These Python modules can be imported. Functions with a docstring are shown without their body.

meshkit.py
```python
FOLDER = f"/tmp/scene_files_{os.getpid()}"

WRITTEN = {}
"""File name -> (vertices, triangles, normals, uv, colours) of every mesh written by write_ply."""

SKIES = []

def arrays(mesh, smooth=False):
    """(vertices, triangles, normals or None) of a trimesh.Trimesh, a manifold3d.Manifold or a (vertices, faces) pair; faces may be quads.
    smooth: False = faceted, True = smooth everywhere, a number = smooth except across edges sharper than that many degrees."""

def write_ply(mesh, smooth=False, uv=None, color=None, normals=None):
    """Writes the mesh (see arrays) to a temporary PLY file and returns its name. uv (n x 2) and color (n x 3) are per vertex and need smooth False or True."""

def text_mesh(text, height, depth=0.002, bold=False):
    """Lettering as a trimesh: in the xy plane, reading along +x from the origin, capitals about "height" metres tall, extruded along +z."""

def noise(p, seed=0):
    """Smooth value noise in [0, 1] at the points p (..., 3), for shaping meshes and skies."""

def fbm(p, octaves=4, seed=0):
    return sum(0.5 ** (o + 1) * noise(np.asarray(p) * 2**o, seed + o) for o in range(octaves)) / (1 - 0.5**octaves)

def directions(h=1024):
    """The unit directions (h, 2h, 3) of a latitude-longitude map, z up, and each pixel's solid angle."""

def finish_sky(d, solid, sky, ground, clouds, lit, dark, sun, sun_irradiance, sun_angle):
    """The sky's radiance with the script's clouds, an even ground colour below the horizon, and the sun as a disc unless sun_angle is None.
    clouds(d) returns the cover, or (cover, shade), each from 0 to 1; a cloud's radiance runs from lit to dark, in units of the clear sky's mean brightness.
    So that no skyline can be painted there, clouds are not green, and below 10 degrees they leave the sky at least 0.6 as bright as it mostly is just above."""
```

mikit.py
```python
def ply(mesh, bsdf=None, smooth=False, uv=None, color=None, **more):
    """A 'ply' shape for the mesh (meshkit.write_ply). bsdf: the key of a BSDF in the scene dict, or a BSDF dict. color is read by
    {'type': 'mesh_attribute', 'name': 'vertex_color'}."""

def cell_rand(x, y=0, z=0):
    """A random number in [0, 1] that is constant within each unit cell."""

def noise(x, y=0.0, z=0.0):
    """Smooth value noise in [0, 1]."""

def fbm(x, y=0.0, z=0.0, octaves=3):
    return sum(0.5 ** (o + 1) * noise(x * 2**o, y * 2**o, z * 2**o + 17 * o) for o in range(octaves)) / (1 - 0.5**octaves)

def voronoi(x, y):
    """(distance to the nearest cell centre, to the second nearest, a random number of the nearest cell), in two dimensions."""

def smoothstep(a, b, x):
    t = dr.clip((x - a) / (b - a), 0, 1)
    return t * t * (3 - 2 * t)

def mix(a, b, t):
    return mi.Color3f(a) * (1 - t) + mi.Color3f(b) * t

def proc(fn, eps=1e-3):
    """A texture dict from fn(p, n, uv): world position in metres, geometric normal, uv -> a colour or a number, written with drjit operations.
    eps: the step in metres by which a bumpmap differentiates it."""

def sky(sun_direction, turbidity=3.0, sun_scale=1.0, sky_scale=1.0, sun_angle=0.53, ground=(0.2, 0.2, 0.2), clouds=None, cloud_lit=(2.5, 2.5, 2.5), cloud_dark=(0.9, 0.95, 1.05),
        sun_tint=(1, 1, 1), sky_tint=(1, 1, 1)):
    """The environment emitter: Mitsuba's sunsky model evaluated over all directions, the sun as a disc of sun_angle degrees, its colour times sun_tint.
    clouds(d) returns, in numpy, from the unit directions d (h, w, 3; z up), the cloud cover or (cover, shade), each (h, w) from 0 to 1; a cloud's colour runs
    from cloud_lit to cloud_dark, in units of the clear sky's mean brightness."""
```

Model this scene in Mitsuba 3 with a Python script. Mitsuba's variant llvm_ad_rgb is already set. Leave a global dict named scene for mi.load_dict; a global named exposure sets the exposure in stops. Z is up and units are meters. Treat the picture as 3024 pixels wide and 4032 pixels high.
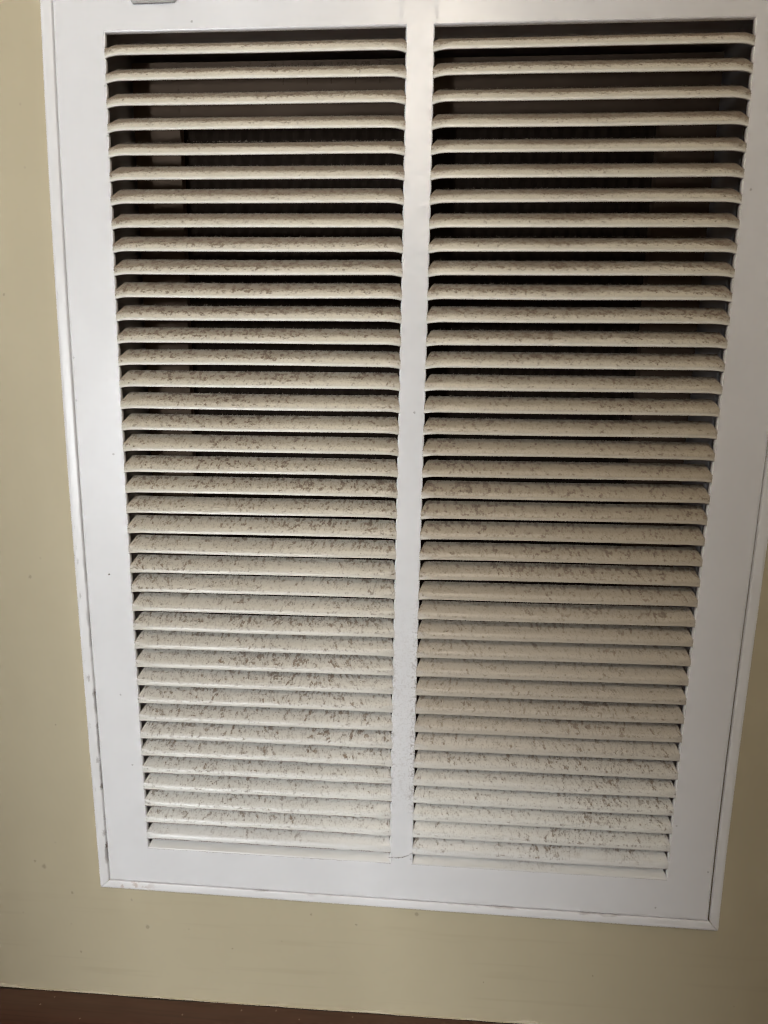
import math
import numpy as np
import trimesh
import shapely.geometry as sg
import drjit as dr
import mitsuba as mi
import mikit
import meshkit
from mikit import noise, fbm, voronoi, cell_rand, smoothstep, mix, proc

T = mi.ScalarTransform4f
scene, labels = {'type': 'scene'}, {}

# ------------------------------------------------------------------ camera, light, exposure
exposure = 0.0
CAM = np.array([0.00086, -0.32135, -0.20557])
FWD = np.array([-0.04987, 0.98729, -0.15092])
UPV = np.array([-0.02335, 0.14991, 0.98842])
scene['camera'] = {
    'type': 'thinlens', 'fov': 71.41, 'fov_axis': 'x', 'near_clip': 0.01, 'far_clip': 30.0,
    'aperture_radius': 0.0007, 'focus_distance': 0.37,
    'to_world': T().look_at(origin=CAM.tolist(), target=(CAM + FWD).tolist(), up=UPV.tolist()),
}
# unseen cool lamp behind the viewer; its deep sides keep the right half dark
LAMP_POS = np.array([-0.90, -2.20, -0.25])
LAMP_AIM = np.array([-0.10, 0.0, -0.31])
LAMP_W, LAMP_H = 0.114, 0.50
HOOD_D = 0.70
HOOD_L, HOOD_R, HOOD_T, HOOD_B = 0.074, 0.0395, 0.40, 0.40
HOOD_ROLL = math.radians(8)
LAMP_RGB = [208.0, 217.0, 225.0]
# unseen warm lamp, mirrored in the middle bar; unseen warm ceiling lamp for the blades
WARM_POS = np.array([0.04, -0.9, 0.50])
WARM_W, WARM_H = 0.10, 0.40
WARM_RGB = [35.0, 30.8, 25.5]
CEIL_POS = np.array([-0.25, -0.95, 1.75])
CEIL_R = 0.20
CEIL_RGB = [10.0, 8.1, 5.5]
AMBIENT = [0.027, 0.024, 0.021]
scene['room_light'] = {'type': 'constant', 'radiance': {'type': 'rgb', 'value': AMBIENT}}

rng = np.random.default_rng(7)
P = 0.0127            # louvre pitch
NS = 40               # slots per column
HW, HM = 0.1757, 0.0071   # half width of the louvred field, half width of the middle bar
ZTOP = 0.0090         # upper edge of the topmost slot
NECK = 0.0046
ZBOT = -(NS - 1) * P

# the panel is very slightly out of square (stamped sheet steel hung in its frame)
DX = np.array([[-0.173, 1.094, 0.255, -1.31], [0.86, 1.055, -2.288, -2.318]]) * 1e-3
DZ = np.array([[-0.187, 0.025, 0.487, -0.127], [0.609, -1.98, -1.48, 3.201]]) * 1e-3


def warp(v):
    v = np.array(v, float)
    x, z = np.clip(v[:, 0] / 0.2, -1.1, 1.1), np.clip((v[:, 2] + 0.25) / 0.27, -1.1, 1.1)
    out = v.copy()
    for i in range(2):
        for j in range(4):
            out[:, 0] += DX[i, j] * x**i * z**j
            out[:, 2] += DZ[i, j] * x**i * z**j
    return out


def W(mesh):
    m = mesh.copy()
    m.vertices = warp(m.vertices)
    return m


def box(x0, x1, y0, y1, z0, z1, r=0.0):
    m = trimesh.creation.box(extents=(x1 - x0, y1 - y0, z1 - z0))
    m.apply_translation(((x0 + x1) / 2, (y0 + y1) / 2, (z0 + z1) / 2))
    return m


def sub(m, n):
    m = m.copy()
    for _ in range(n):
        m = m.subdivide()
    return m


def grid(p, closed_u=False):
    """quad grid of points p (nu, nv, 3) -> trimesh"""
    nu, nv = p.shape[:2]
    idx = np.arange(nu * nv).reshape(nu, nv)
    a, b, c, d = idx[:-1, :-1].ravel(), idx[1:, :-1].ravel(), idx[1:, 1:].ravel(), idx[:-1, 1:].ravel()
    f = np.concatenate([np.stack([a, b, c], 1), np.stack([a, c, d], 1)])
    return trimesh.Trimesh(p.reshape(-1, 3), f, process=False)


def put(key, mesh, bsdf, smooth=False, label=None, category=None, kind=None, group=None, **more):
    scene[key] = mikit.ply(mesh, bsdf, smooth=smooth, **more)
    if label or kind or category or group:
        labels[key] = {k: v for k, v in (('label', label), ('category', category), ('kind', kind), ('group', group)) if v}


def put_uv(key, mesh_uv, bsdf, **more):
    put(key, mesh_uv[0], bsdf, smooth=True, uv=mesh_uv[1], **more)


def numbered(base):
    if base not in scene:
        return base
    i = 1
    while f'{base}_{i:03d}' in scene:
        i += 1
    return f'{base}_{i:03d}'


# ------------------------------------------------------------------ materials
def mix_f(a, b, t):
    return a * (1 - t) + b * t


def clampf(x, a=0.0, b=1.0):
    return dr.clip(x, a, b)


WALL_MARKS = [(-.2471, -.3039, .0012), (-.1817, -.5624, .0017), (.0115, -.5385, .0016), (-.0308, -.5500, .0009), (-.0627, -.5437, .0009),
              (-.2359, -.5379, .0011), (-.1923, -.5410, .0008), (-.2617, -.5140, .0010), (-.2554, -.5179, .0018), (-.2330, -.5870, .0009),
              (-.1200, -.5760, .0007), (.1350, -.5790, .0006), (-.2380, -.4080, .0007), (-.2480, -.1280, .0007), (.0600, -.5900, .0006)]


def wall_color(p, n, uv):
    x, z = p.x, p.z
    m = fbm(x * 9, z * 9, 3.0, 4)
    c = mix((0.465, 0.405, 0.275), (0.500, 0.438, 0.302), m)
    c = mix(c, (0.490, 0.435, 0.305), 0.5 * smoothstep(0.55, 0.8, fbm(x * 3.1, z * 5.5, 9.0, 3)))
    # faint horizontal scuffs low on the wall
    sc = smoothstep(0.62, 0.86, fbm(x * 14, z * 260, 1.0, 3)) * smoothstep(-0.50, -0.58, z)
    c = mix(c, (0.35, 0.28, 0.17), 0.16 * sc)
    d = mi.Float(0)
    for a, b, r in WALL_MARKS:
        q = dr.sqrt(dr.square(x - a) + dr.square((z - b) * 0.8)) + 0.0006 * (noise(x * 1500, z * 1500) - 0.5)
        d = dr.maximum(d, 1 - smoothstep(0.35 * r, 1.15 * r, q))
    f, s, w = voronoi(x * 26, z * 26)
    d = dr.maximum(d, 0.4 * (1 - smoothstep(0.010, 0.024, f)) * dr.select(w > 0.90, 1.0, 0.0))
    return mix(c, (0.18, 0.13, 0.09), 0.42 * d)


def wall_bump(p, n, uv):
    return 0.6 * fbm(p.x * 420, p.z * 420, p.y * 300, 3) + 0.9 * noise(p.x * 130, p.z * 150)


def plate_color(p, n, uv):
    x, z = p.x, p.z
    c = mix((0.735, 0.731, 0.738), (0.765, 0.761, 0.764), fbm(x * 18, z * 18, 2.0, 3))
    # grime specks on the lower half of the middle bar
    bar = (1 - smoothstep(0.0085, 0.0100, dr.abs(x + 0.0013))) * smoothstep(-0.285, -0.375, z) * (1 - smoothstep(-0.405, -0.452, -z * -1.0) * 0.0)
    bar = bar * (1 - smoothstep(0.435, 0.468, -z))
    g = smoothstep(0.56, 0.72, fbm(x * 900, z * 780, 5.0, 3)) * 0.75 + 0.55 * smoothstep(0.60, 0.78, noise(x * 1500, z * 1200, 2.0))
    edge = smoothstep(0.0035, 0.0075, dr.abs(x + 0.0013))
    c = mix(c, (0.27, 0.215, 0.17), clampf(bar * g * (0.15 + 0.48 * edge)))
    # a few stray specks on the face
    f, s, w = voronoi(x * 34, z * 34)
    sp = (1 - smoothstep(0.014, 0.030, f)) * dr.select(w > 0.86, 1.0, 0.0)
    q = dr.sqrt(dr.square(x + 0.1903) + dr.square(z + 0.2992))
    sp = dr.maximum(sp * 0.45, 1 - smoothstep(0.0004, 0.0009, q))
    return mix(c, (0.10, 0.08, 0.06), 0.85 * sp)


def plate_bump(p, n, uv):
    x, z = p.x, p.z
    bar = 1 - smoothstep(0.008, 0.011, dr.abs(x + 0.001))
    top = smoothstep(-0.26, -0.10, z) * (1 - smoothstep(0.016, 0.024, z))
    return 0.10 * fbm(x * 210, z * 210, 1.0, 3) + bar * top * (1.5 * fbm(x * 420, z * 380, 4.0, 3) + 1.6 * fbm(x * 130, z * 110, 9.0, 2))


def trim_color(p, n, uv):
    x, z, v = p.x, p.z, uv.y          # v: 0 at the outer edge of a strip, 1 at the seam
    c = mix((0.745, 0.738, 0.735), (0.775, 0.768, 0.765), fbm(x * 30, z * 30, 6.0, 3))
    low = smoothstep(-0.17, -0.50, z)
    left = smoothstep(-0.195, -0.203, x)
    seam = smoothstep(0.80, 0.95, v + 0.35 * (fbm(z * 110, x * 60, 2.0, 2) - 0.5)) * smoothstep(0.40, 0.66, fbm(z * 70, 1.0, 2.0, 3)) * left * low
    f, s, w = voronoi(x * 190, z * 88)
    fl = (1 - smoothstep(0.10, 0.26, f + 0.20 * (noise(x * 2400, z * 2400) - 0.5))) * dr.select(w > 0.72, 1.0, 0.0) * left * smoothstep(-0.10, -0.34, z) * smoothstep(0.25, 0.45, v)
    c = mix(c, (0.14, 0.11, 0.09), clampf(0.55 * seam + 0.45 * fl))
    # rusty corner stain and dirty seam of the bottom strip
    bot = smoothstep(-0.512, -0.519, z) * (1 - left)
    rx = smoothstep(-0.2040, -0.2015, x) * (1 - smoothstep(-0.186, -0.165, x))
    rust = rx * bot * smoothstep(0.50, 0.70, fbm(x * 420, z * 520, 8.0, 3))
    c = mix(c, (0.38, 0.22, 0.13), 0.45 * rust)
    up = smoothstep(0.84, 1.0, v + 0.5 * (fbm(x * 130, 3.0, 2.0, 3) - 0.5)) * bot
    return mix(c, (0.20, 0.145, 0.11), 0.42 * up * smoothstep(0.48, 0.70, fbm(x * 55, z * 20, 3.0, 3)))


def dust_amount(p, uv):
    """how much dust lies on a louvre blade; uv.y is the way across the sheet in metres from the front lip, 5.2 mm at the bend, 13.8 mm at the rear edge"""
    x, z = p.x, p.z
    sl = uv.y - 0.0052
    t = clampf(sl / 0.0086)
    row = (p.z - p.y) * 480.0
    low = smoothstep(-0.05, -0.36, z)           # lower blades: less even film, more separate clots
    xs = x + 1.1 * sl * (fbm(x * 45, z * 30, 7.0, 2) - 0.42) * low
    g = fbm(x * 1300, sl * 1050, row, 3)
    n1 = fbm(xs * 540, sl * (620 - 280 * low), row, 3)
    st = fbm(xs * 1500, sl * 430, row, 2)
    patch = fbm(x * 24, z * 20, 4.0, 3)
    ends = smoothstep(0.015, 0.002, dr.minimum(dr.abs(dr.abs(x) - 0.1757), dr.abs(dr.abs(x) - 0.0071)))
    tt = clampf((uv.y - 0.0014) / 0.0072)
    film = smoothstep(0.20, 1.0, tt + (0.45 + 0.3 * low) * (n1 - 0.5) + 0.45 * (g - 0.5) + 0.5 * (patch - 0.5) + 0.35 * ends * (1 - low)) * (1 - 0.82 * low)
    speck = smoothstep(0.515, 0.71, 0.70 * n1 + 0.30 * g + 0.09 * (t - 0.45) + 0.15 * (patch - 0.5))
    hairs = smoothstep(0.58, 0.76, st + 0.08 * (patch - 0.5)) * (0.35 + 0.65 * low)
    grain = smoothstep(0.50, 0.80, g) * 0.22
    tail = 1 - smoothstep(0.474, 0.492, -z - 0.02 * (noise(x * 40) - 0.5))      # the last blades are nearly clean
    tail = tail * smoothstep(-0.0042, -0.0022, sl + 0.0012 * (g - 0.5))
    return clampf((0.86 - 0.14 * low) * film + (0.40 + 0.26 * smoothstep(-0.06, -0.16, z)) * speck + 0.26 * hairs * smoothstep(-0.08, -0.2, z) + grain) * tail, n1, g


def slat_color(p, n, uv):
    x, y, z = p.x, p.y, p.z
    d, n1, n2 = dust_amount(p, uv)
    c = mix((0.705, 0.690, 0.635), (0.730, 0.715, 0.665), fbm(x * 40, z * 40, y * 60, 3))
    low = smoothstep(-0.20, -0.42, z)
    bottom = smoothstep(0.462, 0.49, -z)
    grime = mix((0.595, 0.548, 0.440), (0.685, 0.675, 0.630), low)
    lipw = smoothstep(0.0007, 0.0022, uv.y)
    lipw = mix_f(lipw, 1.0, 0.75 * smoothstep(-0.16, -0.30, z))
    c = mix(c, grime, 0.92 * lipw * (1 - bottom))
    # a broad brown smoke stain over the middle and lower blades of the right column, weaker on the left
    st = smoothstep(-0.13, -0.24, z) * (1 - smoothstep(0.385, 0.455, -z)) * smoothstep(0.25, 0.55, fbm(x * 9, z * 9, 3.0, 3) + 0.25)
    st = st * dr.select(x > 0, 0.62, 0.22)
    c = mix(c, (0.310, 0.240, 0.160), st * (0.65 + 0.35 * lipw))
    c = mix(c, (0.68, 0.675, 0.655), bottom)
    dc = mix((0.130, 0.094, 0.067), (0.255, 0.200, 0.150), clampf(0.5 + 1.6 * (n2 - 0.5)))
    c = mix(c, dc, clampf(d))
    # grime line on the lips of the lowest blades
    lip = (1 - smoothstep(0.00035, 0.0008, uv.y)) * smoothstep(-0.38, -0.44, z) * smoothstep(0.30, 0.55, fbm(x * 120, z * 90, 1.0, 3))
    lip = lip * (1 - 0.7 * smoothstep(-0.01, 0.02, x))
    return mix(c, (0.16, 0.09, 0.055), 0.75 * lip)


def slat_bump(p, n, uv):
    d, n1, n2 = dust_amount(p, uv)
    return d * (0.4 + 0.8 * n2) + 0.25 * fbm(p.x * 900, uv.y * 900, p.z * 900, 2)


def wood_color(p, n, uv):
    x, y, z = p.x, p.y, p.z
    s = z * 1.0 - y * 1.1
    g = fbm(x * 5 + 3, s * 240, 1.0, 4)
    g2 = noise(x * 18, s * 900, 5.0)
    c = mix((0.052, 0.0185, 0.0115), (0.088, 0.031, 0.0185), g)
    c = mix(c, (0.040, 0.016, 0.010), 0.45 * smoothstep(0.55, 0.85, g2))
    dusty = smoothstep(-0.020, -0.002, y) * smoothstep(-0.627, -0.6220, z)
    c = mix(c, (0.13, 0.075, 0.052), 0.35 * dusty * (0.5 + fbm(x * 40, y * 300, 2.0, 3)))
    f, q, w = voronoi(x * 150, s * 150)
    return mix(c, (0.36, 0.24, 0.17), 0.5 * (1 - smoothstep(0.05, 0.12, f)) * dr.select(w > 0.90, 1.0, 0.0))


def wood_bump(p, n, uv):
    return fbm(p.x * 14, (p.z - 1.1 * p.y) * 600, 2.0, 3)


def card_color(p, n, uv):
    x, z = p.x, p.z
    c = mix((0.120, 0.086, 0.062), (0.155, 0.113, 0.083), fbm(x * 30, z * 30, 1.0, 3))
    # dim printed table on the upper band of the cardboard: ruled cells with smudged print
    inside = dr.select((x > -0.1035) & (x < -0.004) & (z > -0.001) & (z < 0.0155), 1.0, 0.0)
    u = (x + 0.0820) / 0.01455
    fu = u - dr.floor(u)
    rule = dr.select((fu < 0.05) & (x > -0.083), 1.0, 0.0)
    rule = dr.maximum(rule, dr.select(dr.abs(z - 0.0035) < 0.0003, 1.0, 0.0))
    word = smoothstep(0.22, 0.30, fu) * (1 - smoothstep(0.70, 0.78, fu)) * dr.select(dr.abs(z - 0.0095) < 0.0013, 1.0, 0.0) * smoothstep(0.35, 0.5, noise(x * 1300, z * 900))
    return mix(c, (0.035, 0.025, 0.019), inside * clampf(0.40 * rule + 0.55 * word))


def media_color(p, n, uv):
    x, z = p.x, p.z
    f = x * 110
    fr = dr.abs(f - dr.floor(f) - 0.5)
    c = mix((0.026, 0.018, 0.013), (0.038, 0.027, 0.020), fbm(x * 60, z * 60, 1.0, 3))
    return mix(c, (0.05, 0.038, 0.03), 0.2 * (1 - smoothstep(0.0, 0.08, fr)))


def sleeve_color(p, n, uv):
    return mix((0.30, 0.285, 0.28), (0.40, 0.385, 0.38), fbm(p.x * 24, p.z * 24, p.y * 60, 3))


def paint(name, color, rough, spec=0.5, bump=None, scale=0.0, eps=4e-4, clear=0.0):
    b = {'type': 'principled', 'base_color': color if isinstance(color, dict) else {'type': 'rgb', 'value': color}, 'roughness': rough, 'specular': spec}
    if clear:
        b['clearcoat'] = clear
        b['clearcoat_gloss'] = 0.8
    if bump is not None:
        b = {'type': 'bumpmap', 'arbitrary': proc(bump, eps), 'scale': scale, 'bsdf': b}
    scene[name] = {'type': 'twosided', 'bsdf': b}


paint('wall_paint', proc(wall_color), 0.62, 0.35, wall_bump, 0.0002)
paint('plate_paint', proc(plate_color), 0.31, 0.5, plate_bump, 0.00013)
paint('trim_paint', proc(trim_color), 0.36, 0.45)
paint('slat_paint', proc(slat_color), 0.36, 0.5, slat_bump, 0.00022, 1.5e-4)
paint('dark_wood', proc(wood_color), 0.42, 0.45, wood_bump, 0.00006)
paint('cardboard', proc(card_color), 0.9, 0.1)
paint('filter_media', proc(media_color), 0.95, 0.1)
paint('duct_steel', proc(sleeve_color), 0.6, 0.3)
paint('unlit_void', [0.012, 0.010, 0.009], 0.95, 0.0)  # near-black colour standing for unlit depth
paint('caulk', [0.52, 0.46, 0.34], 0.6, 0.3)
paint('crack', [0.035, 0.024, 0.016], 0.9, 0.1)
paint('lint_dark', [0.215, 0.165, 0.122], 0.95, 0.0)
paint('lint_pale', [0.33, 0.275, 0.215], 0.95, 0.0)
paint('hair_brown', [0.14, 0.10, 0.075], 0.5, 0.4)
paint('latch_metal', [0.385, 0.378, 0.37], 0.35, 0.5)
paint('hood_black', [0.03, 0.03, 0.03], 0.8, 0.2)
paint('floor_wood', [0.085, 0.040, 0.022], 0.4, 0.4)

# ------------------------------------------------------------------ wall, floor
YW = 0.0055
hole = sg.box(-0.196, -0.517, 0.196, 0.118)
wall_poly = sg.box(-1.3, -0.74, 1.3, 0.9).difference(hole)
wm = trimesh.creation.extrude_polygon(wall_poly, 0.012, engine='earcut')
wm.vertices = np.stack([wm.vertices[:, 0], YW + 0.012 - wm.vertices[:, 2], wm.vertices[:, 1]], 1)
wm.fix_normals()
put('wall', wm, 'wall_paint', label='beige painted wall round the white grille', kind='structure')
put('floor', box(-1.3, 1.3, -2.4, YW, -0.76, -0.735), 'floor_wood', label='dark wooden floor at the foot of the wall', kind='structure')

# ------------------------------------------------------------------ baseboard
ZB = -0.6222
prof = [(YW, ZB + 0.0), (YW - 0.0230, ZB - 0.0002)]
for a in np.linspace(0, 90, 7)[1:]:
    prof.append((YW - 0.0230 - 0.0075 * math.sin(math.radians(a)), ZB - 0.0077 + 0.0075 * math.cos(math.radians(a))))
prof += [(YW - 0.0305, -0.735), (YW, -0.735)]
xs = np.linspace(-1.3, 1.3, 60)
pp = np.array([[[x, y, z + (0.0022 * smooth if False else 0.0)] for (y, z) in prof] for x in xs for smooth in (0,)]).reshape(len(xs), len(prof), 3)
pp[:, :, 2] += (0.0006 * np.exp(-((xs + 0.32) / 0.09) ** 2))[:, None] * (np.arange(len(prof)) < len(prof) - 2)[None]
put('baseboard', grid(pp), 'dark_wood', smooth=40, label='dark brown wooden baseboard along the foot of the beige wall', category='baseboard')

xs = np.linspace(-0.9, 0.9, 1500)
nn = np.stack([xs * 55, xs * 0, xs * 0], 1)
hgt = 0.0002 + 0.0026 * np.clip(meshkit.fbm(nn, 4, 1) * 2.2 - 0.80, 0, 1) ** 1.3
gap = 0.0007 + 0.0016 * np.clip(meshkit.fbm(nn * 0.5 + 40, 5, 5) * 1.9 - 0.55, 0, 1)
zb = ZB + 0.0006 * np.exp(-((xs + 0.32) / 0.09) ** 2)
rows = [np.stack([xs, YW + dy + 0 * xs, zb + 0.0004 + dz * hgt], 1) for (dy, dz) in ((0.0003, 1.0), (-0.0005, 0.8), (-0.0008, 0.4), (-0.0006, 0.0), (0.0003, 0.0))]
put('baseboard__caulk_bead', grid(np.stack(rows, 1)), 'caulk', smooth=True, label='ragged pale caulk line above the wood')
rows = [np.stack([xs, YW - dy, zb + dz], 1) for (dy, dz) in ((0 * xs - 0.0002, 0.0005), (gap * 0.8, 0.0004), (gap, 0.0001), (gap, -0.0005))]
put('baseboard__open_joint', grid(np.stack(rows, 1)), 'crack', label='dark open joint on top of the wood')

# ------------------------------------------------------------------ the grille: frame, door plate, latch
G = 'return_air_grille'
DH, FO, FI = 0.2046, 0.2125, 0.2060        # door half width, frame outer and inner half width
DB, FB, FBI = -0.5230, -0.5308, -0.5242    # door bottom, frame bottom outer, inner
DT, FTI, FT = 0.1280, 0.1292, 0.1360


def strip(p_out0, p_out1, p_in0, p_in1, n=40, lip=0.0052):
    """a mitred frame strip between two outer and two inner corners (x, z)"""
    a0, a1, b0, b1 = (np.array(q) for q in (p_out0, p_out1, p_in0, p_in1))
    prof = [(0.0, 0.0062), (0.0, 0.0016), (0.05, 0.0006), (0.16, 0.0001), (0.35, 0.0), (0.86, 0.0003), (0.96, 0.0007), (1.0, 0.0014), (1.0, lip)]
    ts = np.linspace(0, 1, n)
    pts = np.zeros((n, len(prof), 3))
    for j, (s, y) in enumerate(prof):
        q = (a0 + (b0 - a0) * s)[None] * (1 - ts[:, None]) + (a1 + (b1 - a1) * s)[None] * ts[:, None]
        pts[:, j, 0], pts[:, j, 1], pts[:, j, 2] = q[:, 0], y + 0.0004, q[:, 1]
    uv = np.stack([np.repeat(ts, len(prof)), np.tile([q[0] for q in prof], n)], 1)
    return W(grid(pts)), uv


e = 0.00022
put_uv(G + '__frame_strip', strip((-FO, FT), (-FO, FB + e), (-FI + 0.0004, FTI), (-FI + 0.0004, FBI + e)), 'trim_paint', label='left frame strip with dirt along its seam')
put_uv(G + '__frame_strip_001', strip((-FO + e, FB), (FO - e, FB), (-FI + 0.0004 + e, FBI), (FI - e, FBI)), 'trim_paint', label='bottom frame strip with rusty left corner')
put_uv(G + '__frame_strip_002', strip((FO, FB + e), (FO, FT), (FI + 0.0002, FBI + e), (FI - 0.0010, FTI), lip=0.0018), 'trim_paint')
put_uv(G + '__frame_strip_003', strip((FO - e, FT), (-FO + e, FT), (FI - e, FTI), (-FI + e, FTI)), 'trim_paint')
# channel behind the seam; on the right painted near black as unlit depth
ch = [box(-FI - 0.003, -DH + 0.006, 0.0046, 0.0052, FBI, FTI), box(DH - 0.006, FI + 0.004, 0.0090, 0.0096, FBI, FTI)]
put(G + '__seam_channel', W(sub(ch[0], 3)), 'duct_steel')
put(G + '__seam_channel_001', W(sub(ch[1], 3)), 'unlit_void')
put(G + '__seam_channel_002', W(sub(box(-FI, FI, 0.0030, 0.0036, FBI - 0.003, DB + 0.006), 3)), 'duct_steel')

# door plate with two openings, rounded outer edge turned back
Rr = 0.0011
openings = [(-HW, -HM), (HM, HW)]


def plate_mesh():
    parts = []
    xs_ = sorted({-DH + Rr, -HW, -HM, HM, HW, DH - Rr})
    zs_ = [DB + Rr, ZBOT, ZTOP, DT - Rr]

    def cell(x0, x1, z0, z1):
        nx, nz = max(2, int((x1 - x0) / 0.02) + 2), max(2, int((z1 - z0) / 0.01) + 2)
        X, Z = np.meshgrid(np.linspace(x0, x1, nx), np.linspace(z0, z1, nz), indexing='ij')
        return grid(np.stack([X, 0 * X, Z], -1))
    for i in range(5):
        for j in range(3):
            if j == 1 and i in (1, 3):
                continue
            parts.append(cell(xs_[i], xs_[i + 1], zs_[j], zs_[j + 1]))
    # rounded turned-back rim
    loop = []
    c = [(-DH, DB), (DH, DB), (DH, DT), (-DH, DT)]
    for k in range(4):
        a, b = np.array(c[k]), np.array(c[(k + 1) % 4])
        for t in np.linspace(0, 1, 41)[:-1]:
            loop.append(a + (b - a) * t)
    loop = np.array(loop + [loop[0]])
    cen = np.array([0, (DB + DT) / 2])
    half = np.array([DH, (DT - DB) / 2])
    rings = []
    for inset, y in ((Rr, 0.0), (0.62 * Rr, 0.08 * Rr), (0.3 * Rr, 0.3 * Rr), (0.08 * Rr, 0.62 * Rr), (0.0, Rr), (0.0, 0.0044)):
        q = cen + np.clip((loop - cen), -(half - inset), half - inset)
        rings.append(np.stack([q[:, 0], 0 * q[:, 0] + y, q[:, 1]], 1))
    parts.append(grid(np.stack(rings, 1)))
    # rolled side edges of every slot, rolled top edge of the topmost slots
    ang = np.radians(np.linspace(0, 90, 5))
    r = 0.0008
    for (xa, xb) in openings:
        for k in range(NS):
            z0, z1 = -k * P + 0.0001, (ZTOP if k == 0 else -(k - 1) * P - NECK - 0.0002)
            for x0, sg_ in ((xa, 1), (xb, -1)):
                zz = np.linspace(z0, z1, 4)
                ease = np.array([0.35, 1, 1, 0.75])
                pts = np.zeros((4, 6, 3))
                for m_, a in enumerate(ang):
                    pts[:, m_, 0] = x0 + sg_ * r * np.sin(a) * ease
                    pts[:, m_, 1] = r * (1 - np.cos(a))
                    pts[:, m_, 2] = zz
                pts[:, 5] = pts[:, 4] + [0, 0.0008, 0]
                parts.append(grid(pts if sg_ > 0 else pts[::-1]))
        xx = np.linspace(xa, xb, 30)
        pts = np.zeros((30, 6, 3))
        for m_, a in enumerate(ang):
            pts[:, m_] = np.stack([xx, 0 * xx + r * (1 - np.cos(a)), 0 * xx + ZTOP - r * np.sin(a)], 1)
        pts[:, 5] = pts[:, 4] + [0, 0.0008, 0]
        parts.append(grid(pts))
    return trimesh.util.concatenate(parts)


put(G + '__door_plate', W(plate_mesh()), 'plate_paint', smooth=50, label='white stamped steel face with a plain middle bar')

# latch at the top left of the face
lt = sg.Polygon([(-0.1605, 0.0246), (-0.1585, 0.0215), (-0.1350, 0.0217), (-0.1338, 0.0231), (-0.1338, 0.0370), (-0.1605, 0.0370)]).buffer(-0.0006).buffer(0.0006)
lm = trimesh.creation.extrude_polygon(lt, 0.0008, engine='earcut')
lm.vertices = np.stack([lm.vertices[:, 0], -lm.vertices[:, 2] - 0.0002, lm.vertices[:, 1]], 1)
lm.fix_normals()
put(G + '__latch', W(lm), 'latch_metal', label='grey metal latch tab at the top edge')

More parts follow.
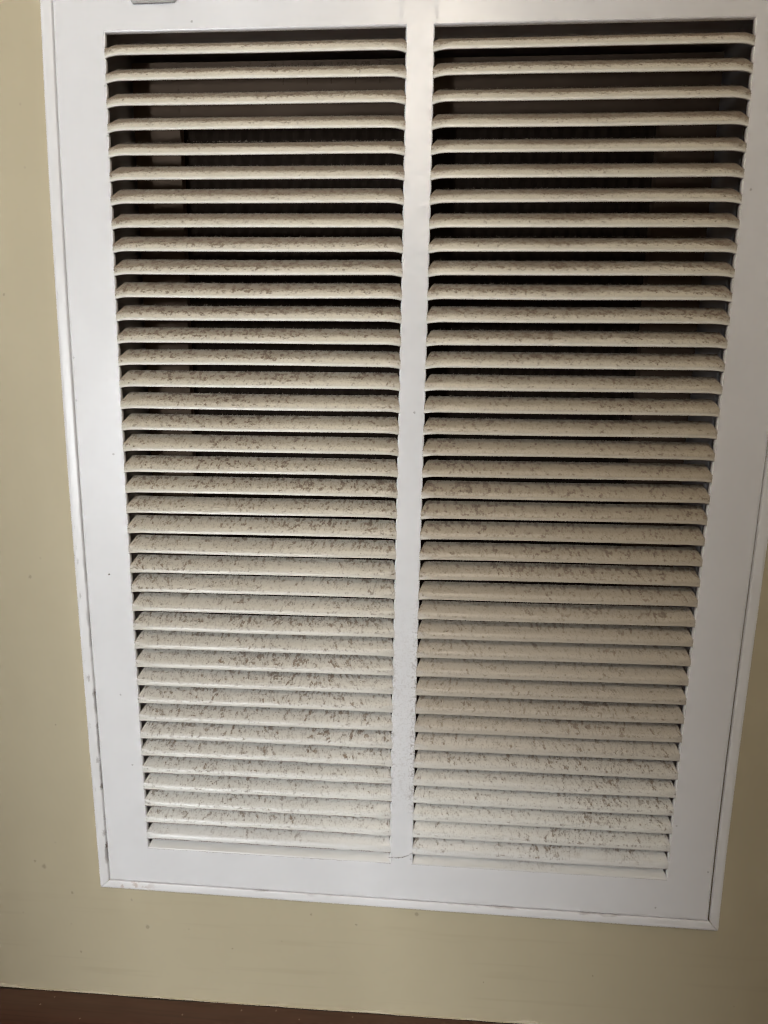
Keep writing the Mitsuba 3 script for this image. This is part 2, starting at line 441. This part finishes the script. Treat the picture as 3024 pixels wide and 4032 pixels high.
# ------------------------------------------------------------------ louvre blades
TH = 0.0007
sv = np.array([0, 0.12, 0.25, 0.40, 0.55, 0.70, 0.85, 1.0])       # the bent lower part, lip to hinge
fv = np.array([0.12, 0.3, 0.5, 0.7, 0.86, 1.0])                   # the straight flap
FL = 0.0061


def blade(xa, xb, k, last=False):
    zk = -k * P
    r = np.random.default_rng(1000 * (xa > 0) + k)
    L = xb - xa
    # denser towards both ends
    u = np.concatenate([[0, .0006, .0013, .0021, .003, .0042, .0056, .0074, .0096, .0125], np.linspace(0.018, L - 0.018, 14)])
    u = np.concatenate([u, L - np.array([.0125, .0096, .0074, .0056, .0042, .003, .0021, .0013, .0006, 0])])
    d = np.minimum(u, L - u)
    b = np.clip(d / 0.0098, 0, 1)
    b = 1 - (1 - b) ** 2.2
    bow = 0.00018 * r.normal() * np.sin(np.pi * u / L) + 0.00008 * np.sin(2 * np.pi * u / L + r.uniform(0, 6))
    tilt = 1 + 0.025 * r.normal()
    cut = np.array([0.0030, 0.0016]) + 0.0005 * r.random(2)
    f_end = np.clip(np.where(u < L / 2, u / cut[0], (L - u) / cut[1]), 0, 1)
    pts = []
    for s in sv:
        # quadratic bend: lip (-1.1, -3.7) -> control -> hinge
        P0, P1, P2 = np.array([-0.00112, -0.00372]), np.array([-0.00125, -0.0014]), np.array([0.00035, 0.00045])
        q = (1 - s) ** 2 * P0 + 2 * s * (1 - s) * P1 + s * s * P2
        if last:
            a = math.radians(45) * s
            q = q0 = np.array([0.0018 * (1 - math.cos(a)), 0.0018 * math.sin(a)])
        else:
            q0 = np.array([0.0, -NECK * (1 - s)])
        y = q0[0] + (q[0] - q0[0]) * b
        z = q0[1] + (q[1] - q0[1]) * b
        pts.append(np.stack([xa + u, y, zk + z + bow * b * (not last)], 1))
    hy, hz = 0.00035 * b, 0.00045 * b
    if last:
        hy, hz = 0 * b + 0.0018 * (1 - math.cos(math.pi / 4)), 0 * b + 0.0018 * math.sin(math.pi / 4)
    for f in fv:
        ff = f * f_end
        y = hy + (FL * tilt - hy) * ff
        z = hz + (FL * (2 - tilt) * 0.995 - hz) * ff
        pts.append(np.stack([xa + u, y, zk + z + bow * b], 1))
    front = np.stack(pts, 1)                      # (nu, nv, 3)
    # normals for the thickness
    du = np.gradient(front, axis=0)
    dv = np.gradient(front, axis=1)
    n = np.cross(du, dv)
    n /= np.maximum(np.linalg.norm(n, axis=-1, keepdims=True), 1e-12)
    if n[len(u) // 2, 3, 1] > 0:
        n = -n
    back = front - TH * n
    m1, m2 = grid(front), grid(back[::-1])
    lip = grid(np.stack([front[:, 0], 0.5 * (front[:, 0] + back[:, 0]) + [0, 0, -0.0002], back[:, 0]], 1))
    rear = grid(np.stack([front[:, -1], back[:, -1]], 1))
    nu = len(u)
    vv = np.concatenate([sv * 0.0052, 0.0052 + fv * 0.0086])
    xu = xa + u
    uvs = [np.stack([np.repeat(xu, len(vv)), np.tile(vv, nu)], 1), np.stack([np.repeat(xu[::-1], len(vv)), np.tile(vv, nu)], 1),
           np.stack([np.repeat(xu, 3), np.tile([0.0, 1e-4, 2e-4], nu)], 1), np.stack([np.repeat(xu, 2), np.tile([0.0137, 0.0138], nu)], 1)]
    return W(trimesh.util.concatenate([m1, m2, lip, rear])), np.concatenate(uvs)


for k in range(NS):
    for (xa, xb) in openings:
        key = numbered(G + '__slat')
        put_uv(key, blade(xa, xb, k, last=(k == NS - 1)), 'slat_paint')
labels[G] = {'label': 'white steel return air grille with two columns of dusty louvres, set in a beige wall', 'category': 'air vent grille'}

# ------------------------------------------------------------------ behind the louvres: duct sleeve and air filter
SX, SZ0, SZ1 = 0.1785, -0.5140, 0.0190
D1 = 0.085


def inner_box(x0, x1, y0, y1, z0, z1):
    return box(x0, x1, y0, y1, z0, z1)


S = 'duct_sleeve'
put(S + '__side_panel', box(-SX - 0.003, -SX, 0.0052, D1, SZ0, SZ1), 'duct_steel')
put(S + '__side_panel_001', box(SX, SX + 0.003, 0.0105, D1, SZ0, SZ1), 'duct_steel')
put(S + '__side_panel_002', box(SX - 0.0005, SX + 0.003, 0.0016, 0.0070, SZ0, SZ1), 'duct_steel')
put(S + '__top_panel', box(-SX - 0.003, SX + 0.003, 0.0052, D1, SZ1, SZ1 + 0.003), 'duct_steel')
put(S + '__bottom_panel', box(-SX - 0.003, SX + 0.003, 0.0052, D1, SZ0 - 0.003, SZ0), 'duct_steel')
put(S + '__dark_backing', box(-0.30, 0.30, D1 + 0.0005, D1 + 0.003, -0.60, 0.10), 'unlit_void')  # near-black sheet in place of the unlit depth of the duct
labels[S] = {'label': 'grey sheet steel duct sleeve in the dark behind the louvres', 'category': 'duct'}

A = 'air_filter'
FXO, FXI = 0.1745, 0.1440
FZ0, FZI0, FZI1, FZ1 = -0.510, -0.482, -0.0185, 0.0120
Y0, Y1 = 0.031, 0.055
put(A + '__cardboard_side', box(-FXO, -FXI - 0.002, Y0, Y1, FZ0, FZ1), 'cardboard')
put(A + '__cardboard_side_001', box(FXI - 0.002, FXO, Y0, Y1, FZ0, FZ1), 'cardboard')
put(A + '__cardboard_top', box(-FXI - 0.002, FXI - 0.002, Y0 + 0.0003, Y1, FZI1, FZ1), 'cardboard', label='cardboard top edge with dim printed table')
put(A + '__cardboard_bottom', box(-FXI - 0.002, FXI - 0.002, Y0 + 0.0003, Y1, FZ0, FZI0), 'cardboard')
# pleated media
px = np.linspace(-FXI - 0.002, FXI - 0.002, 81)
py = np.where(np.arange(81) % 2 == 0, 0.0, 0.0014)
mg = np.stack([np.stack([px, Y0 + 0.006 + py, 0 * px + z], 1) for z in (FZI0, FZI1)], 1)
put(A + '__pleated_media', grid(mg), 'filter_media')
labels[A] = {'label': 'brown cardboard framed air filter with dark pleated media behind the louvres', 'category': 'air filter'}

# ------------------------------------------------------------------ lint and dust on the blades
def tufts(n, seed):
    r = np.random.default_rng(seed)
    V, F = [], []
    count = 0
    while count < n:
        col = r.integers(0, 2)
        k = int(r.integers(0, NS - 1))
        zrow = k * P
        lowf = np.clip((zrow - 0.05) / 0.29, 0, 1)
        xa, xb = openings[col]
        x = r.uniform(xa + 0.003, xb - 0.003)
        patch = meshkit.fbm(np.array([[x * 26, -zrow * 22, 4.0]]), 3, 3)[0]
        if r.random() > np.clip(0.25 + 2.6 * (patch - 0.35), 0.1, 1):
            continue
        if zrow < 0.20 and r.random() > 0.06 + 3.0 * zrow * zrow / 0.2:
            continue
        if zrow > 0.462 and r.random() > 0.25:
            continue
        t = 1 - abs(r.normal()) * (0.20 + 0.34 * lowf)
        if t < 0.02:
            continue
        t = min(t, 1.0)
        count += 1
        base = np.array([x, 0.0061 * t, -zrow + 0.0061 * t])
        nrm = np.array([0, -0.707, 0.707])
        along = np.array([0, 0.707, 0.707])
        nf = r.integers(2, 5)
        size = r.uniform(0.00025, 0.0008) * (1 + 0.5 * (r.random() < 0.06))
        for _ in range(nf):
            dx = r.normal() * 0.7
            da = r.normal() * 0.8
            dirv = np.array([dx, 0, 0]) + along * da + nrm * abs(r.normal()) * 0.35
            dirv /= np.linalg.norm(dirv)
            side = np.cross(dirv, r.normal(size=3))
            side /= max(np.linalg.norm(side), 1e-9)
            w = size * r.uniform(0.10, 0.30)
            o = base + nrm * 0.00012 + np.array([r.normal() * size * 0.4, 0, 0]) + along * r.normal() * size * 0.25
            a, b, c_, d_ = o - dirv * size * 0.5, o + side * w + nrm * w * 0.5, o + dirv * size * 0.6, o - side * w + nrm * w * 0.6
            i0 = len(V)
            V += [a, b, c_, d_]
            F += [[i0, i0 + 1, i0 + 2], [i0, i0 + 2, i0 + 3]]
    return W(trimesh.Trimesh(np.array(V), np.array(F), process=False))


put('dust', tufts(4000, 5), 'lint_dark', label='brown grey dust and lint specks clinging to the louvres', category='dust', kind='stuff')
put('dust__pale_lint', tufts(6000, 6), 'lint_pale', kind='stuff')


def fuzz(n, seed):
    """fine fibres standing on the rear edges of the upper blades"""
    r = np.random.default_rng(seed)
    V = []
    for _ in range(n):
        xa, xb = openings[r.integers(0, 2)]
        k = min(int(abs(r.normal()) * 11), NS - 8)
        x = r.uniform(xa + 0.0035, xb - 0.0025)
        t = 1 - abs(r.normal()) * 0.10
        o = np.array([x, 0.0061 * t, -k * P + 0.0061 * t + 0.0001])
        d = np.array([r.normal() * 0.7, r.normal() * 0.35, 0.35 + abs(r.normal()) * 0.7])
        d *= r.uniform(0.0003, 0.0011) / np.linalg.norm(d)
        w = np.array([r.uniform(0.00005, 0.00014), 0, 0])
        V += [o - w, o + w, o + d]
    return W(trimesh.Trimesh(np.array(V), np.arange(len(V)).reshape(-1, 3), process=False))


put('dust__fibre_fuzz', fuzz(9000, 11), 'lint_pale', kind='stuff')


def tube(pts, r):
    pts = np.array(pts)
    c = sg.Point(0, 0).buffer(r, 3)
    return trimesh.creation.sweep_polygon(c, pts, engine='earcut')


# a hair lying across the foot of the middle bar
tt = np.linspace(0, 1, 16)
hx = -0.0085 + 0.0165 * tt
hz = -0.4902 - 0.0016 * np.sin(tt * 1.6) + 0.0062 * tt ** 2.2
hair = tube(np.stack([hx, -0.0004 + 0 * tt, hz], 1), 0.00011)
put('hair', W(hair), 'hair_brown', smooth=True, label='fine loose hair lying across the foot of the middle bar', category='hair')

# ------------------------------------------------------------------ unseen lamps behind the camera
f = LAMP_AIM - LAMP_POS
f = f / np.linalg.norm(f)
rgt = np.cross(f, [0, 0, 1.0]); rgt /= np.linalg.norm(rgt)
upl = np.cross(rgt, f)
rgt, upl = rgt * math.cos(HOOD_ROLL) + upl * math.sin(HOOD_ROLL), upl * math.cos(HOOD_ROLL) - rgt * math.sin(HOOD_ROLL)
M = np.eye(4); M[:3, 0], M[:3, 1], M[:3, 2], M[:3, 3] = rgt, upl, f, LAMP_POS


def lamp_part(m):
    m = m.copy(); m.apply_transform(M); return m


pan = trimesh.Trimesh([[-LAMP_W / 2, -LAMP_H / 2, 0], [LAMP_W / 2, -LAMP_H / 2, 0], [LAMP_W / 2, LAMP_H / 2, 0], [-LAMP_W / 2, LAMP_H / 2, 0]], [[0, 1, 2], [0, 2, 3]], process=False)
pan = lamp_part(pan)
if pan.face_normals[0] @ f < 0:
    pan.invert()
scene['unseen_cool_lamp__light_panel'] = mikit.ply(pan, 'hood_black', emitter={'type': 'area', 'radiance': {'type': 'rgb', 'value': LAMP_RGB}})  # out of view, lights the left and middle of the wall
shading_hood = [box(-HOOD_L - 0.006, -HOOD_L, -HOOD_B, HOOD_T, -0.02, HOOD_D), box(HOOD_R, HOOD_R + 0.006, -HOOD_B, HOOD_T, -0.02, HOOD_D),
        box(-HOOD_L, HOOD_R, HOOD_T, HOOD_T + 0.006, -0.02, HOOD_D), box(-HOOD_L, HOOD_R, -HOOD_B - 0.006, -HOOD_B, -0.02, HOOD_D),
        box(-HOOD_L, HOOD_R, -HOOD_B, HOOD_T, -0.026, -0.02)]
put('unseen_cool_lamp__shading_hood', lamp_part(trimesh.util.concatenate(shading_hood)), 'hood_black')  # out of view, shaped to darken the right side of the wall
stand = trimesh.creation.cylinder(radius=0.015, segment=[[LAMP_POS[0], LAMP_POS[1], -0.73], [LAMP_POS[0], LAMP_POS[1], LAMP_POS[2] - 0.40]], sections=20)
foot = trimesh.creation.cylinder(radius=0.15, segment=[[LAMP_POS[0], LAMP_POS[1], -0.735], [LAMP_POS[0], LAMP_POS[1], -0.715]], sections=32)
put('unseen_cool_lamp__stand', trimesh.util.concatenate([stand, foot]), 'hood_black', smooth=40)
labels['unseen_cool_lamp'] = {'label': 'unseen hooded lamp behind the viewer, placed to light the wall and darken its right side', 'category': 'lamp'}

disc = trimesh.creation.cylinder(radius=CEIL_R, height=0.01, sections=48)
disc.apply_translation(CEIL_POS)
scene['unseen_ceiling_lamp__diffuser'] = mikit.ply(disc, 'hood_black', emitter={'type': 'area', 'radiance': {'type': 'rgb', 'value': CEIL_RGB}})  # out of view, lights the blades from above
rim = trimesh.creation.annulus(r_min=CEIL_R + 0.002, r_max=CEIL_R + 0.02, height=0.05, sections=48)
rim.apply_translation(CEIL_POS + [0, 0, 0.01])
put('unseen_ceiling_lamp__rim', rim, 'latch_metal', smooth=40)
labels['unseen_ceiling_lamp'] = {'label': 'unseen round warm ceiling lamp, placed to light the louvres from above', 'category': 'lamp'}

wf = np.array([0.0, 0.0, -0.25]) - WARM_POS
wf /= np.linalg.norm(wf)
wr = np.cross(wf, [0, 0, 1.0]); wr /= np.linalg.norm(wr)
wu = np.cross(wr, wf)
WM = np.eye(4); WM[:3, 0], WM[:3, 1], WM[:3, 2], WM[:3, 3] = wr, wu, wf, WARM_POS
bulb = box(-WARM_W / 2, WARM_W / 2, -WARM_H / 2, WARM_H / 2, -0.01, 0.0)
bulb.apply_transform(WM)
scene['unseen_warm_lamp__diffuser'] = mikit.ply(bulb, 'hood_black', emitter={'type': 'area', 'radiance': {'type': 'rgb', 'value': WARM_RGB}})  # out of view, gives the warm sheen on the middle bar
back = box(-WARM_W / 2 - 0.02, WARM_W / 2 + 0.02, -WARM_H / 2 - 0.02, WARM_H / 2 + 0.02, -0.04, -0.012)
back.apply_transform(WM)
put('unseen_warm_lamp__back_plate', back, 'latch_metal')
labels['unseen_warm_lamp'] = {'label': 'unseen oblong warm lamp behind the viewer, placed for the sheen on the middle bar', 'category': 'lamp'}
